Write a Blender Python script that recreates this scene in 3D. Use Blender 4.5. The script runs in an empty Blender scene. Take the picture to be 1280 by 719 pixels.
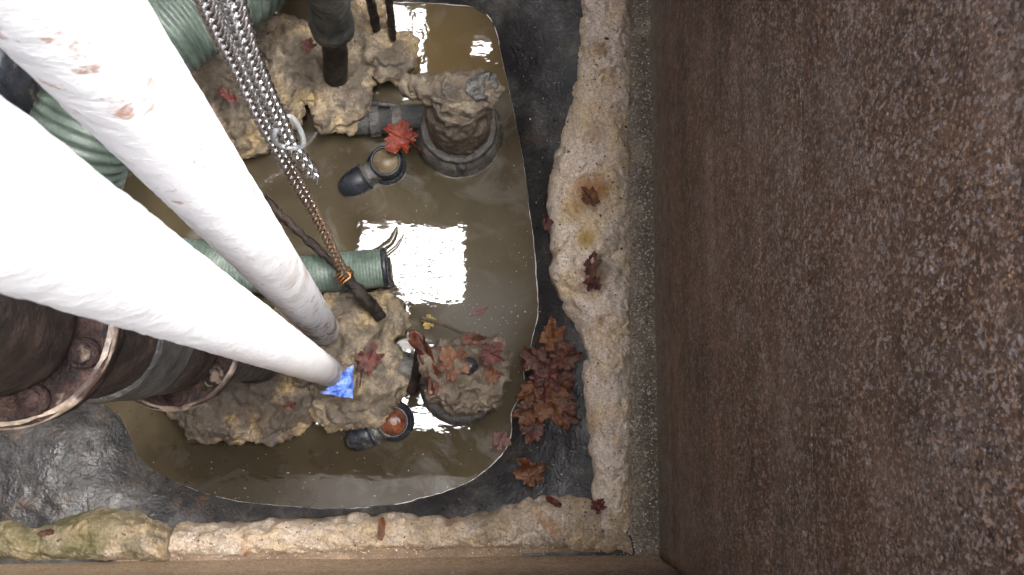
import bpy, bmesh, math, random
import numpy as np
from mathutils import Vector, Matrix, noise, Quaternion

random.seed(7)
sc = bpy.context.scene
COL = sc.collection
PI = math.pi

# ------------------------------------------------------------------ camera
CH = 1.244                     # camera height over the water (z = 0)
F = 1244.0                     # focal length in pixels of a 1280 wide picture
nad = Vector((-80.0, -120.5, -F)).normalized()      # where straight down lands in the picture
Rq = nad.rotation_difference(Vector((0, 0, -1)))
Rm = Rq.to_matrix()
cd = bpy.data.cameras.new('camera')
cam = bpy.data.objects.new('camera', cd)
COL.objects.link(cam)
cam.matrix_world = Matrix.Translation((0, 0, CH)) @ Rm.to_4x4()
cd.sensor_width = 36.0
cd.lens = 36.0 * F / 1280.0
cd.clip_start = 0.01
cd.clip_end = 500
cd.dof.use_dof = True
cd.dof.focus_distance = 1.18
cd.dof.aperture_fstop = 55
sc.camera = cam


def P(px, py, z):
    """real position at height z of a spot measured on the photograph"""
    d = Rm @ Vector((px - 640.0, -(py - 359.5), -F))
    return Vector((0, 0, CH)) + d * ((z - CH) / d.z)


def S(px, z):
    return px * (CH - z) / F


# ------------------------------------------------------------------ materials
def new_mat(name):
    m = bpy.data.materials.new(name)
    m.use_nodes = True
    nt = m.node_tree
    b = nt.nodes['Principled BSDF']
    return m, nt, b


def tex(nt, scale, detail=6, rough=0.6, stretch=(1, 1, 1), kind='noise', dist=0.0):
    tc = nt.nodes.new('ShaderNodeTexCoord')
    mp = nt.nodes.new('ShaderNodeMapping')
    mp.inputs['Scale'].default_value = stretch
    mp.inputs['Location'].default_value = [random.uniform(-9, 9) for _ in range(3)]
    nt.links.new(tc.outputs['Object'], mp.inputs['Vector'])
    if kind == 'noise':
        t = nt.nodes.new('ShaderNodeTexNoise')
        t.inputs['Scale'].default_value = scale
        t.inputs['Detail'].default_value = detail
        t.inputs['Roughness'].default_value = rough
        t.inputs['Distortion'].default_value = dist
        o = t.outputs['Fac']
    else:
        t = nt.nodes.new('ShaderNodeTexVoronoi')
        t.inputs['Scale'].default_value = scale
        o = t.outputs['Distance']
    nt.links.new(mp.outputs['Vector'], t.inputs['Vector'])
    return o


def ramp(nt, src, stops, interp='LINEAR'):
    r = nt.nodes.new('ShaderNodeValToRGB')
    cr = r.color_ramp
    cr.interpolation = interp
    while len(cr.elements) < len(stops):
        cr.elements.new(0.5)
    for e, (p, c) in zip(cr.elements, stops):
        e.position = p
        e.color = (c, c, c, 1) if isinstance(c, (int, float)) else (*c, 1)
    nt.links.new(src, r.inputs['Fac'])
    return r.outputs['Color']


def mix(nt, fac, a, b, mode='MIX'):
    n = nt.nodes.new('ShaderNodeMix')
    n.data_type = 'RGBA'
    n.blend_type = mode
    for s, v in ((n.inputs[0], fac), (n.inputs[6], a), (n.inputs[7], b)):
        if hasattr(v, 'links') or isinstance(v, bpy.types.NodeSocket):
            nt.links.new(v, s)
        elif isinstance(v, (int, float)):
            s.default_value = v
        else:
            s.default_value = (*v, 1)
    return n.outputs[2]


def bump(nt, b, h, strength=0.5, dist=0.002, prev=None):
    n = nt.nodes.new('ShaderNodeBump')
    n.inputs['Strength'].default_value = strength
    n.inputs['Distance'].default_value = dist
    nt.links.new(h, n.inputs['Height'])
    if prev is not None:
        nt.links.new(prev, n.inputs['Normal'])
    nt.links.new(n.outputs['Normal'], b.inputs['Normal'])
    return n.outputs['Normal']


def math_node(nt, op, a, b_=0.0):
    n = nt.nodes.new('ShaderNodeMath')
    n.operation = op
    for s, v in ((n.inputs[0], a), (n.inputs[1], b_)):
        if isinstance(v, bpy.types.NodeSocket):
            nt.links.new(v, s)
        else:
            s.default_value = v
    return n.outputs[0]


def patch_mat(name, stops, scale=40, rough=(0.4, 0.7), spec=0.3, metallic=0.0, fine=400, bumps=0.4, bd=0.001,
              fleck=None, stretch=(1, 1, 1), detail=7):
    """general weathered surface: coarse patches times fine grain, with optional flecks"""
    m, nt, b = new_mat(name)
    c = ramp(nt, tex(nt, scale, detail, 0.65, stretch), stops)
    g = tex(nt, fine, 4, 0.7, stretch)
    c = mix(nt, 0.55, c, ramp(nt, g, [(0.3, 0.45), (0.7, 1.5)]), 'MULTIPLY')
    if fleck:
        for (fs, th, fc) in fleck:
            k = ramp(nt, tex(nt, fs, 3, 0.6, stretch), [(th, 0.0), (th + 0.06, 1.0)])
            c = mix(nt, k, c, fc)
    nt.links.new(c, b.inputs['Base Color'])
    r = ramp(nt, tex(nt, scale * 2.3, 5), [(0.35, rough[0]), (0.65, rough[1])])
    nt.links.new(r, b.inputs['Roughness'])
    b.inputs['Metallic'].default_value = metallic
    b.inputs['Specular IOR Level'].default_value = spec
    p = bump(nt, b, tex(nt, scale * 4, 6, 0.65), bumps, bd * 2.5)
    bump(nt, b, g, bumps, bd, p)
    return m


M = {}


def foam_mat(name, base, yellow, dirt, dirt_lo=0.45, dirt_hi=0.62, moss=None, top=None):
    m, nt, b = new_mat(name)
    c = mix(nt, ramp(nt, tex(nt, 26, 5, 0.6), [(0.42, 0.0), (0.62, 1.0)]), base, yellow)
    # bubbly grain
    c = mix(nt, 0.75, c, ramp(nt, tex(nt, 330, 5, 0.75), [(0.30, 0.25), (0.5, 0.95), (0.70, 1.5)]), 'MULTIPLY')
    # orange rust water stains
    c = mix(nt, ramp(nt, tex(nt, 17, 4, 0.55), [(0.64, 0.0), (0.72, 0.75)]), c, (0.27, 0.115, 0.03))
    # rust coloured seepage marks
    tcs = nt.nodes.new('ShaderNodeTexCoord')
    for (qx, qy, rad, am, colr) in ((738, 238, 0.022, 0.85, (0.30, 0.13, 0.028)), (718, 262, 0.018, 0.6, (0.34, 0.21, 0.06)), (733, 296, 0.013, 0.8, (0.36, 0.24, 0.05)),
                                    (742, 345, 0.020, 0.8, (0.14, 0.06, 0.022)), (752, 330, 0.012, 0.7, (0.20, 0.18, 0.12)), (750, 62, 0.012, 0.7, (0.25, 0.12, 0.03)), (742, 168, 0.016, 0.6, (0.32, 0.20, 0.09))):
        vm = nt.nodes.new('ShaderNodeVectorMath')
        vm.operation = 'DISTANCE'
        nt.links.new(tcs.outputs['Object'], vm.inputs[0])
        vm.inputs[1].default_value = P(qx, qy, 0.07)
        dd = math_node(nt, 'ADD', vm.outputs['Value'], math_node(nt, 'MULTIPLY', tex(nt, 60, 6, 0.68, dist=0.6), rad * 2.0))
        c = mix(nt, ramp(nt, dd, [(rad * 1.5, am), (rad * 2.3, 0.0)]), c, colr)
    # dirt settled in patches
    dn = tex(nt, 21, 7, 0.68)
    if top:         # silt and soot lie on the upper faces, the flanks stay clean
        tc = nt.nodes.new('ShaderNodeTexCoord')
        sx = nt.nodes.new('ShaderNodeSeparateXYZ')
        nt.links.new(tc.outputs['Object'], sx.inputs[0])
        dn = math_node(nt, 'ADD', dn, ramp(nt, sx.outputs['Z'], [(top[0], 0.0), (top[1], top[2])]))
    c = mix(nt, ramp(nt, dn, [(dirt_lo, 0.0), (dirt_hi, 0.88)]), c, dirt)
    # dark pinholes
    c = mix(nt, ramp(nt, tex(nt, 190, 2, 0.4), [(0.24, 1.0), (0.33, 0.0)]), c, (0.045, 0.033, 0.022))
    if moss:
        tc = nt.nodes.new('ShaderNodeTexCoord')
        sx = nt.nodes.new('ShaderNodeSeparateXYZ')
        nt.links.new(tc.outputs['Object'], sx.inputs[0])
        xx = math_node(nt, 'ADD', math_node(nt, 'MULTIPLY', sx.outputs['X'], -1), math_node(nt, 'MULTIPLY', tex(nt, 30, 5, 0.6), 0.12))
        lf = ramp(nt, xx, [(0.37, 0.0), (0.46, 1.0)])
        c = mix(nt, math_node(nt, 'MULTIPLY', lf, ramp(nt, tex(nt, 38, 6, 0.6), [(0.36, 0.25), (0.6, 0.85)])), c, moss)
    nt.links.new(c, b.inputs['Base Color'])
    b.inputs['Roughness'].default_value = 0.7
    b.inputs['Specular IOR Level'].default_value = 0.2
    p = bump(nt, b, tex(nt, 140, 5, 0.7), 0.7, 0.004)
    bump(nt, b, tex(nt, 420, 3, 0.7), 0.8, 0.0016, p)
    return m


M['foam'] = foam_mat('foam cream', (0.64, 0.55, 0.47), (0.60, 0.47, 0.32), (0.27, 0.215, 0.16), 0.56, 0.75)
M['foam_tan'] = foam_mat('foam tan', (0.31, 0.25, 0.18), (0.325, 0.235, 0.12), (0.066, 0.055, 0.046), 0.45, 0.64, None, (0.025, 0.055, 0.12))
M['foam_dirty'] = foam_mat('foam dirty', (0.30, 0.235, 0.16), (0.34, 0.23, 0.10), (0.034, 0.031, 0.031), 0.46, 0.63, None, (0.018, 0.045, 0.16))
M['foam_moss'] = foam_mat('foam mossy', (0.38, 0.31, 0.24), (0.37, 0.27, 0.16), (0.09, 0.072, 0.052), 0.46, 0.64,
                          moss=(0.080, 0.078, 0.034))
M['foam_warm'] = foam_mat('foam warm', (0.39, 0.325, 0.265), (0.37, 0.28, 0.185), (0.14, 0.115, 0.085), 0.50, 0.70)


def wall_mat(name='rusty coated wall', k=1.45, sand=False):
    m, nt, b = new_mat(name)
    tc = nt.nodes.new('ShaderNodeTexCoord')
    sx = nt.nodes.new('ShaderNodeSeparateXYZ')
    nt.links.new(tc.outputs['Object'], sx.inputs[0])
    z = sx.outputs['Z']
    c = ramp(nt, tex(nt, 9, 8, 0.66), [(0.30, (0.050 * k, 0.029 * k, 0.021 * k)), (0.5, (0.083 * k, 0.047 * k, 0.032 * k)),
                                     (0.66, (0.13 * k, 0.080 * k, 0.058 * k))])
    # rust blooms
    c = mix(nt, ramp(nt, tex(nt, 13, 6, 0.6), [(0.52, 0.0), (0.72, 0.55)]), c, (0.15, 0.07, 0.030))
    # pale mineral haze marks
    c = mix(nt, ramp(nt, tex(nt, 7, 7, 0.7), [(0.47, 0.0), (0.66, 0.50)]), c, (0.25, 0.205, 0.185))
    if sand:
        c = mix(nt, ramp(nt, z, [(0.10, 0.8), (0.17, 0.0)]), c, (0.50, 0.34, 0.21))
    # flecks, few low down and many higher up, pale ones partly painted glints
    zf = ramp(nt, z, [(0.06, 0.9 if sand else 0.25), (0.34, 0.8), (0.7, 1.0)])
    for fs, th, fc, st in ((230, 0.56, (0.36, 0.30, 0.275), (1, 1, 0.8)), (300, 0.60, (0.50, 0.32, 0.17), (1, 1, 1)),
                           (200, 0.59, (0.42, 0.40, 0.42), (1, 1.0, 0.75)), (250, 0.565, (0.022, 0.015, 0.014), (1, 1, 0.8))):
        k = ramp(nt, tex(nt, fs, 4, 0.62, st), [(th - 0.02, 0.0), (th + 0.09, 0.9)])
        dens = ramp(nt, tex(nt, 11, 6, 0.65), [(0.36, 0.45), (0.60, 1.0)])
        c = mix(nt, math_node(nt, 'MULTIPLY', math_node(nt, 'MULTIPLY', k, dens), zf), c, fc)
    # sandy coating: every grain its own tone
    for gs, lo, hi, am in ((680, 0.45, 2.0, 0.6), (400, 0.62, 1.6, 0.30)):
        mp = nt.nodes.new('ShaderNodeMapping')
        mp.inputs['Scale'].default_value = (1, 1, 0.75)
        nt.links.new(tc.outputs['Object'], mp.inputs['Vector'])
        vo = nt.nodes.new('ShaderNodeTexVoronoi')
        vo.inputs['Scale'].default_value = gs
        nt.links.new(mp.outputs['Vector'], vo.inputs['Vector'])
        sp_ = nt.nodes.new('ShaderNodeSeparateColor')
        nt.links.new(vo.outputs['Color'], sp_.inputs[0])
        gr = ramp(nt, sp_.outputs[0], [(0.0, lo), (0.55, 0.85), (0.86, 1.15), (1.0, hi)])
        c = mix(nt, math_node(nt, 'MULTIPLY', math_node(nt, 'ADD', zf, 0.15), am), c, gr, 'MULTIPLY')
        pk = ramp(nt, sp_.outputs[1], [(0.90, 0.0), (0.93, 0.8)])
        c = mix(nt, math_node(nt, 'MULTIPLY', pk, math_node(nt, 'MULTIPLY', zf, 0.8)), c, ramp(nt, sp_.outputs[2], [(0.2, (0.36, 0.24, 0.15)), (0.5, (0.38, 0.345, 0.335))]))
    # dusty tide band just over the footing
    db = math_node(nt, 'ADD', z, math_node(nt, 'MULTIPLY', tex(nt, 30, 6, 0.65), 0.10))
    c = mix(nt, ramp(nt, db, [(0.115, 0.85), (0.20, 0.0)]), c, mix(nt, ramp(nt, tex(nt, 350, 3, 0.7), [(0.4, 0.0), (0.62, 1.0)]), (0.20, 0.135, 0.085) if sand else (0.085, 0.072, 0.058), (0.58, 0.44, 0.30) if sand else (0.34, 0.31, 0.26)))
    # a few dark blots
    c = mix(nt, ramp(nt, tex(nt, 24, 3, 0.5), [(0.73, 0.0), (0.77, 0.85)]), c, (0.012, 0.012, 0.016))
    # horizontal run-off bands left by old water levels
    band = ramp(nt, tex(nt, 5, 5, 0.6, (0.15, 0.15, 9)), [(0.35, 0.72), (0.65, 1.25)])
    c = mix(nt, 0.3 if sand else 0.7, c, band, 'MULTIPLY')
    nt.links.new(c, b.inputs['Base Color'])
    rg = ramp(nt, tex(nt, 60, 5), [(0.35, 0.38), (0.65, 0.62)])
    nt.links.new(rg, b.inputs['Roughness'])
    h = tex(nt, 170, 5, 0.7)
    hb = math_node(nt, 'MULTIPLY', h, zf)
    p = bump(nt, b, hb, 0.8, 0.0035)
    bump(nt, b, tex(nt, 600, 2, 0.6), 0.5, 0.0006, p)
    return m


M['wall'] = wall_mat()
M['wall_sand'] = wall_mat('sandy rusty wall', 1.5, True)
M['ledge'] = patch_mat('gritty ledge', [(0.3, (0.050, 0.041, 0.032)), (0.55, (0.125, 0.104, 0.08)), (0.7, (0.27, 0.23, 0.178))],
                       22, (0.5, 0.8), fine=520, bumps=0.9, bd=0.0015,
                       fleck=[(300, 0.57, (0.42, 0.39, 0.35)), (260, 0.59, (0.02, 0.018, 0.016))])
M['ledge_brown'] = patch_mat('gritty brown ledge', [(0.3, (0.13, 0.09, 0.06)), (0.55, (0.24, 0.17, 0.115)), (0.7, (0.34, 0.26, 0.18))],
                             22, (0.5, 0.8), fine=480, bumps=0.9, bd=0.0015,
                             fleck=[(330, 0.66, (0.45, 0.38, 0.30)), (290, 0.66, (0.04, 0.03, 0.024))])
def _ledge():
    m = M['ledge']
    nt = m.node_tree
    b = nt.nodes['Principled BSDF']
    src = b.inputs['Base Color'].links[0].from_socket
    tc = nt.nodes.new('ShaderNodeTexCoord')
    sx = nt.nodes.new('ShaderNodeSeparateXYZ')
    nt.links.new(tc.outputs['Object'], sx.inputs[0])
    xx = math_node(nt, 'ADD', sx.outputs['X'], math_node(nt, 'MULTIPLY', tex(nt, 45, 6, 0.7), 0.022))
    c = mix(nt, ramp(nt, xx, [(0.222, 0.95), (0.250, 0.1)]), src, mix(nt, ramp(nt, tex(nt, 380, 3, 0.7), [(0.4, 0.0), (0.6, 1.0)]), (0.13, 0.11, 0.085), (0.42, 0.37, 0.30)))
    nt.links.new(c, b.inputs['Base Color'])


_ledge()
M['slab'] = patch_mat('concrete', [(0.3, (0.12, 0.11, 0.09)), (0.7, (0.24, 0.21, 0.17))], 9, (0.7, 0.9))
def liner_mat():
    m, nt, b = new_mat('wet liner')
    c = ramp(nt, tex(nt, 17, 7, 0.66), [(0.32, (0.008, 0.008, 0.009)), (0.5, (0.020, 0.019, 0.019)), (0.64, (0.055, 0.052, 0.050)), (0.75, (0.095, 0.088, 0.082))])
    c = mix(nt, ramp(nt, tex(nt, 33, 6, 0.7), [(0.56, 0.0), (0.68, 0.6)]), c, (0.060, 0.036, 0.020))
    g = tex(nt, 260, 4, 0.7)
    c = mix(nt, 0.6, c, ramp(nt, g, [(0.3, 0.4), (0.7, 1.6)]), 'MULTIPLY')
    nt.links.new(c, b.inputs['Base Color'])
    r = ramp(nt, tex(nt, 40, 5), [(0.35, 0.24), (0.6, 0.48)])
    nt.links.new(r, b.inputs['Roughness'])
    b.inputs['Specular IOR Level'].default_value = 0.22
    p = bump(nt, b, tex(nt, 60, 1.0, 0.5), 0.22, 0.004)
    bump(nt, b, tex(nt, 250, 2.0, 0.55), 0.8, 0.0014, p)
    return m


M['liner'] = liner_mat()


def water_mat():
    m, nt, b = new_mat('murky water')
    tc = nt.nodes.new('ShaderNodeTexCoord')
    c = ramp(nt, tex(nt, 5.5, 5, 0.55, dist=0.6), [(0.32, (0.024, 0.018, 0.010)), (0.5, (0.047, 0.037, 0.022)), (0.66, (0.075, 0.061, 0.040))])
    # silt films and floating dust
    k = ramp(nt, tex(nt, 14, 7, 0.62, dist=1.2), [(0.54, 0.0), (0.67, 0.5)])
    c = mix(nt, k, c, (0.15, 0.143, 0.132))
    # clouds of silt in the open middle, darker brown patches below and left
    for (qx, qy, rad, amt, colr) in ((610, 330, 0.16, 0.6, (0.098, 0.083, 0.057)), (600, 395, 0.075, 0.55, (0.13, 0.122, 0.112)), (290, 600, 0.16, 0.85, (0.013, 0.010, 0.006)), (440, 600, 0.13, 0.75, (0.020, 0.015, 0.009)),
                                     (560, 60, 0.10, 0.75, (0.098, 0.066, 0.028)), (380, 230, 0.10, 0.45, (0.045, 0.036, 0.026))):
        q = P(qx, qy, 0)
        vm = nt.nodes.new('ShaderNodeVectorMath')
        vm.operation = 'DISTANCE'
        nt.links.new(tc.outputs['Object'], vm.inputs[0])
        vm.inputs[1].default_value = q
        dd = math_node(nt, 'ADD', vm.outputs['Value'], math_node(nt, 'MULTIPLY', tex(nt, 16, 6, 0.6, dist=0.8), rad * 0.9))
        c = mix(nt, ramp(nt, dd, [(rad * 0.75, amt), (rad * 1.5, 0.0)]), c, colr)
    k2 = ramp(nt, tex(nt, 150, 2, 0.5), [(0.74, 0.0), (0.78, 0.7)])
    c = mix(nt, k2, c, (0.30, 0.27, 0.22))
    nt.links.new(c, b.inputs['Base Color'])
    b.inputs['Roughness'].default_value = 0.02
    b.inputs['IOR'].default_value = 1.58
    b.inputs['Specular IOR Level'].default_value = 0.5
    p = bump(nt, b, tex(nt, 13, 3, 0.5, dist=0.4), 0.10, 0.004)
    bump(nt, b, tex(nt, 55, 2, 0.5, (1, 2.2, 1)), 0.05, 0.001, p)
    return m


M['water'] = water_mat()


def paint_mat(name='white pole paint', stain=1.0):
    m, nt, b = new_mat(name)
    c = ramp(nt, tex(nt, 12, 7, 0.65, (1, 1, 0.4)), [(0.3, (0.70, 0.715, 0.745)), (0.55, (0.82, 0.825, 0.84))])
    c = mix(nt, ramp(nt, tex(nt, 42, 7, 0.66, (1, 1, 0.5), dist=0.5), [(0.60, 0.0), (0.70, 0.6 * stain)]), c, (0.42, 0.30, 0.27))
    tc = nt.nodes.new('ShaderNodeTexCoord')
    sx = nt.nodes.new('ShaderNodeSeparateXYZ')
    nt.links.new(tc.outputs['Object'], sx.inputs[0])
    # splashed brown grime over a greyer tone on the lowest stretch
    lowz = math_node(nt, 'ADD', sx.outputs['Z'], math_node(nt, 'MULTIPLY', tex(nt, 22, 7, 0.7), 0.32))
    c = mix(nt, ramp(nt, lowz, [(0.22 + 0.14 * stain, 1.0), (0.46 + 0.50 * stain, 0.0)]), c, mix(nt, ramp(nt, tex(nt, 48, 7, 0.72, (1, 1, 0.45), dist=0.7), [(0.50, 0.0), (0.57, 1.0)]), (0.42, 0.43, 0.47), (0.12, 0.075, 0.062)))
    c = mix(nt, ramp(nt, tex(nt, 80, 6, 0.66), [(0.60, 0.0), (0.68, 0.8 * stain)]), c, (0.36, 0.15, 0.07))
    nt.links.new(c, b.inputs['Base Color'])
    b.inputs['Roughness'].default_value = 0.42
    p = bump(nt, b, tex(nt, 90, 6, 0.7), 0.5, 0.003)
    bump(nt, b, tex(nt, 400, 3, 0.7), 0.4, 0.0006, p)
    return m


M['paint'] = paint_mat()
M['paint_clean'] = paint_mat('clean white pole paint', 0.15)
M['hose'] = patch_mat('green hose', [(0.3, (0.020, 0.028, 0.023)), (0.55, (0.048, 0.064, 0.053)), (0.7, (0.092, 0.112, 0.096))],
                      30, (0.35, 0.6), fine=300, bumps=0.25, bd=0.0006,
                      fleck=[(60, 0.67, (0.10, 0.085, 0.06))])
M['hose_pale'] = patch_mat('pale green hose', [(0.3, (0.045, 0.065, 0.053)), (0.55, (0.088, 0.118, 0.098)), (0.7, (0.15, 0.18, 0.155))],
                           30, (0.35, 0.6), fine=300, bumps=0.25, bd=0.0006, fleck=[(60, 0.66, (0.10, 0.085, 0.06))])
M['black'] = patch_mat('black plastic', [(0.35, (0.008, 0.010, 0.014)), (0.65, (0.026, 0.028, 0.034))], 60, (0.16, 0.45), fine=500,
                       bumps=0.3, bd=0.0006, fleck=[(70, 0.60, (0.085, 0.068, 0.048)), (180, 0.66, (0.10, 0.095, 0.09))])
M['grime'] = patch_mat('grimy casting', [(0.28, (0.05, 0.043, 0.036)), (0.5, (0.13, 0.105, 0.078)), (0.68, (0.235, 0.19, 0.14))],
                       45, (0.35, 0.65), fine=330, bumps=0.9, bd=0.0016,
                       fleck=[(110, 0.66, (0.02, 0.021, 0.026)), (150, 0.70, (0.34, 0.27, 0.18))])
M['mud'] = patch_mat('caked mud', [(0.28, (0.048, 0.037, 0.028)), (0.5, (0.12, 0.093, 0.069)), (0.7, (0.22, 0.175, 0.13))],
                     38, (0.35, 0.6), fine=300, bumps=0.9, bd=0.0018,
                     fleck=[(80, 0.70, (0.03, 0.028, 0.03)), (130, 0.70, (0.30, 0.14, 0.06))])
M['gasket'] = patch_mat('wet dark casting', [(0.3, (0.022, 0.022, 0.024)), (0.5, (0.055, 0.052, 0.048)), (0.7, (0.11, 0.10, 0.085))],
                        48, (0.2, 0.42), spec=0.6, fine=300, bumps=0.7, bd=0.0012)
M['casting'] = patch_mat('wet grey casting', [(0.3, (0.030, 0.028, 0.025)), (0.5, (0.080, 0.074, 0.064)), (0.7, (0.125, 0.115, 0.098))],
                        42, (0.18, 0.4), spec=0.5, fine=260, bumps=0.7, bd=0.0014, fleck=[(120, 0.66, (0.02, 0.019, 0.018))])
M['rust'] = patch_mat('pink rust', [(0.3, (0.009, 0.0065, 0.0065)), (0.5, (0.023, 0.013, 0.012)), (0.66, (0.060, 0.036, 0.030))],
                      38, (0.45, 0.8), spec=0.16, fine=220, bumps=1.0, bd=0.0026,
                      fleck=[(45, 0.62, (0.15, 0.115, 0.09)), (60, 0.58, (0.012, 0.011, 0.012))])
M['rust_dark'] = patch_mat('dark rusty iron', [(0.3, (0.007, 0.006, 0.006)), (0.5, (0.019, 0.0145, 0.013)), (0.7, (0.050, 0.034, 0.028))],
                           34, (0.35, 0.6), spec=0.2, fine=240, bumps=0.8, bd=0.0014)
M['iron'] = patch_mat('grey iron', [(0.3, (0.017, 0.019, 0.020)), (0.5, (0.045, 0.047, 0.046)), (0.7, (0.10, 0.097, 0.090))],
                      36, (0.35, 0.6), fine=260, bumps=0.8, bd=0.0014, fleck=[(60, 0.64, (0.10, 0.055, 0.04))])
M['scrape'] = patch_mat('bare scraped rim', [(0.46, (0.026, 0.015, 0.013)), (0.64, (0.20, 0.16, 0.125))], 30, (0.3, 0.5), fine=300)
M['green_paint'] = patch_mat('green paint dab', [(0.4, (0.09, 0.15, 0.05)), (0.6, (0.22, 0.30, 0.13))], 90, (0.4, 0.6))
M['steel'] = patch_mat('chain steel', [(0.3, (0.42, 0.42, 0.43)), (0.7, (0.80, 0.80, 0.81))], 80, (0.20, 0.36), metallic=1.0, fine=500,
                       bumps=0.15, bd=0.0003)
M['steel_rusty'] = patch_mat('rusty chain', [(0.35, (0.075, 0.050, 0.034)), (0.6, (0.22, 0.155, 0.105))], 90, (0.3, 0.5), metallic=0.45,
                             fine=400, bumps=0.4, bd=0.0005)
M['steel_worn'] = patch_mat('worn chain', [(0.35, (0.20, 0.15, 0.12)), (0.65, (0.50, 0.47, 0.45))], 90, (0.2, 0.4), metallic=0.9, fine=400)
M['zinc'] = patch_mat('zinc link', [(0.3, (0.32, 0.34, 0.36)), (0.7, (0.58, 0.60, 0.62))], 70, (0.25, 0.42), metallic=0.7, bumps=0.15, bd=0.0003)
M['copper'] = patch_mat('copper wire', [(0.3, (0.38, 0.17, 0.07)), (0.7, (0.66, 0.35, 0.16))], 200, (0.25, 0.4), metallic=0.9)
M['tape'] = patch_mat('blue tape', [(0.40, (0.035, 0.10, 0.46)), (0.60, (0.24, 0.36, 0.78))], 80, (0.2, 0.4), bumps=0.4, bd=0.001)  # paler blue patches paint in the highlights on its creases
M['scum'] = patch_mat('pale scum', [(0.3, (0.42, 0.41, 0.40)), (0.7, (0.74, 0.73, 0.72))], 150, (0.2, 0.4))  # scum tone, pale enough to carry the painted meniscus glint
M['film'] = patch_mat('scum film', [(0.3, (0.20, 0.19, 0.19)), (0.7, (0.40, 0.39, 0.40))], 120, (0.2, 0.4))


def leaf_mat(name, a, bcol, c3):
    a, bcol, c3 = [tuple(q * 0.72 for q in t) for t in (a, bcol, c3)]
    m = patch_mat(name, [(0.32, a), (0.52, bcol), (0.70, c3)], 55, (0.12, 0.34), spec=0.35, fine=350, bumps=0.6, bd=0.0012)
    return m


M['leaf_red'] = leaf_mat('leaf bright red', (0.10, 0.012, 0.008), (0.22, 0.033, 0.015), (0.32, 0.075, 0.035))
M['leaf_dark'] = leaf_mat('leaf dark red', (0.030, 0.005, 0.005), (0.075, 0.014, 0.010), (0.14, 0.03, 0.018))
M['leaf_orange'] = leaf_mat('leaf orange', (0.055, 0.016, 0.006), (0.13, 0.043, 0.013), (0.23, 0.092, 0.034))
M['leaf_brown'] = leaf_mat('leaf red brown', (0.030, 0.009, 0.006), (0.080, 0.022, 0.010), (0.145, 0.046, 0.019))
M['leaf_pink'] = leaf_mat('leaf faded pink', (0.10, 0.05, 0.045), (0.20, 0.10, 0.09), (0.34, 0.21, 0.19))
M['leaf_yellow'] = leaf_mat('leaf yellow', (0.26, 0.17, 0.05), (0.40, 0.28, 0.09), (0.50, 0.38, 0.16))


# ------------------------------------------------------------------ mesh helpers
def tag(o, label, cat, group=None, kind=None):
    o['label'] = label
    o['category'] = cat
    if group:
        o['group'] = group
    if kind:
        o['kind'] = kind
    return o


def mesh_obj(name, verts, faces, mat, parent=None, smooth=True):
    me = bpy.data.meshes.new(name)
    me.from_pydata([tuple(v) for v in verts], [], faces)
    me.update()
    if smooth:
        me.polygons.foreach_set('use_smooth', [True] * len(me.polygons))
    me.materials.append(M[mat])
    o = bpy.data.objects.new(name, me)
    COL.objects.link(o)
    if parent:
        o.parent = parent
        o.matrix_parent_inverse = Matrix.Translation(parent.location).inverted() if parent.type == 'EMPTY' else Matrix()
    return o


def empty(name, loc):
    o = bpy.data.objects.new(name, None)
    o.empty_display_size = 0.02
    o.location = loc
    COL.objects.link(o)
    return o


def fbm(p, scale, octs=4, off=0.0):
    v, a, t = 0.0, 1.0, 0.0
    q = Vector(p) * scale + Vector((off, off * 1.7, -off))
    for _ in range(octs):
        v += a * noise.noise(q)
        t += a
        a *= 0.52
        q = q * 2.03
    return v / t


def bubbles(p, scale, off=0.0):
    d = noise.voronoi(Vector(p) * scale + Vector((off, off * 2, off)), distance_metric='DISTANCE')[0]
    return math.sqrt(max(0.0, 1 - min(1.0, d[0] * 1.25) ** 2))


def smooth_path(pts, n):
    """Catmull-Rom through pts (Vectors), n samples"""
    pts = [Vector(p) for p in pts]
    e = [pts[0] * 2 - pts[1]] + pts + [pts[-1] * 2 - pts[-2]]
    out = []
    m = len(pts) - 1
    for i in range(n):
        u = i / (n - 1) * m
        k = min(int(u), m - 1)
        t = u - k
        a, b, c, d = e[k], e[k + 1], e[k + 2], e[k + 3]
        out.append(0.5 * ((2 * b) + (c - a) * t + (2 * a - 5 * b + 4 * c - d) * t * t + (3 * b - a - 3 * c + d) * t ** 3))
    return out


def frames(path):
    n = len(path)
    T = [(path[min(i + 1, n - 1)] - path[max(i - 1, 0)]).normalized() for i in range(n)]
    up = Vector((0, 0, 1)) if abs(T[0].z) < 0.9 else Vector((0, 1, 0))
    N = (up - T[0] * up.dot(T[0])).normalized()
    out = []
    for i in range(n):
        if i:
            N = (T[i - 1].rotation_difference(T[i])) @ N
            N = (N - T[i] * N.dot(T[i])).normalized()
        out.append((T[i], N, T[i].cross(N)))
    return out


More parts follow.
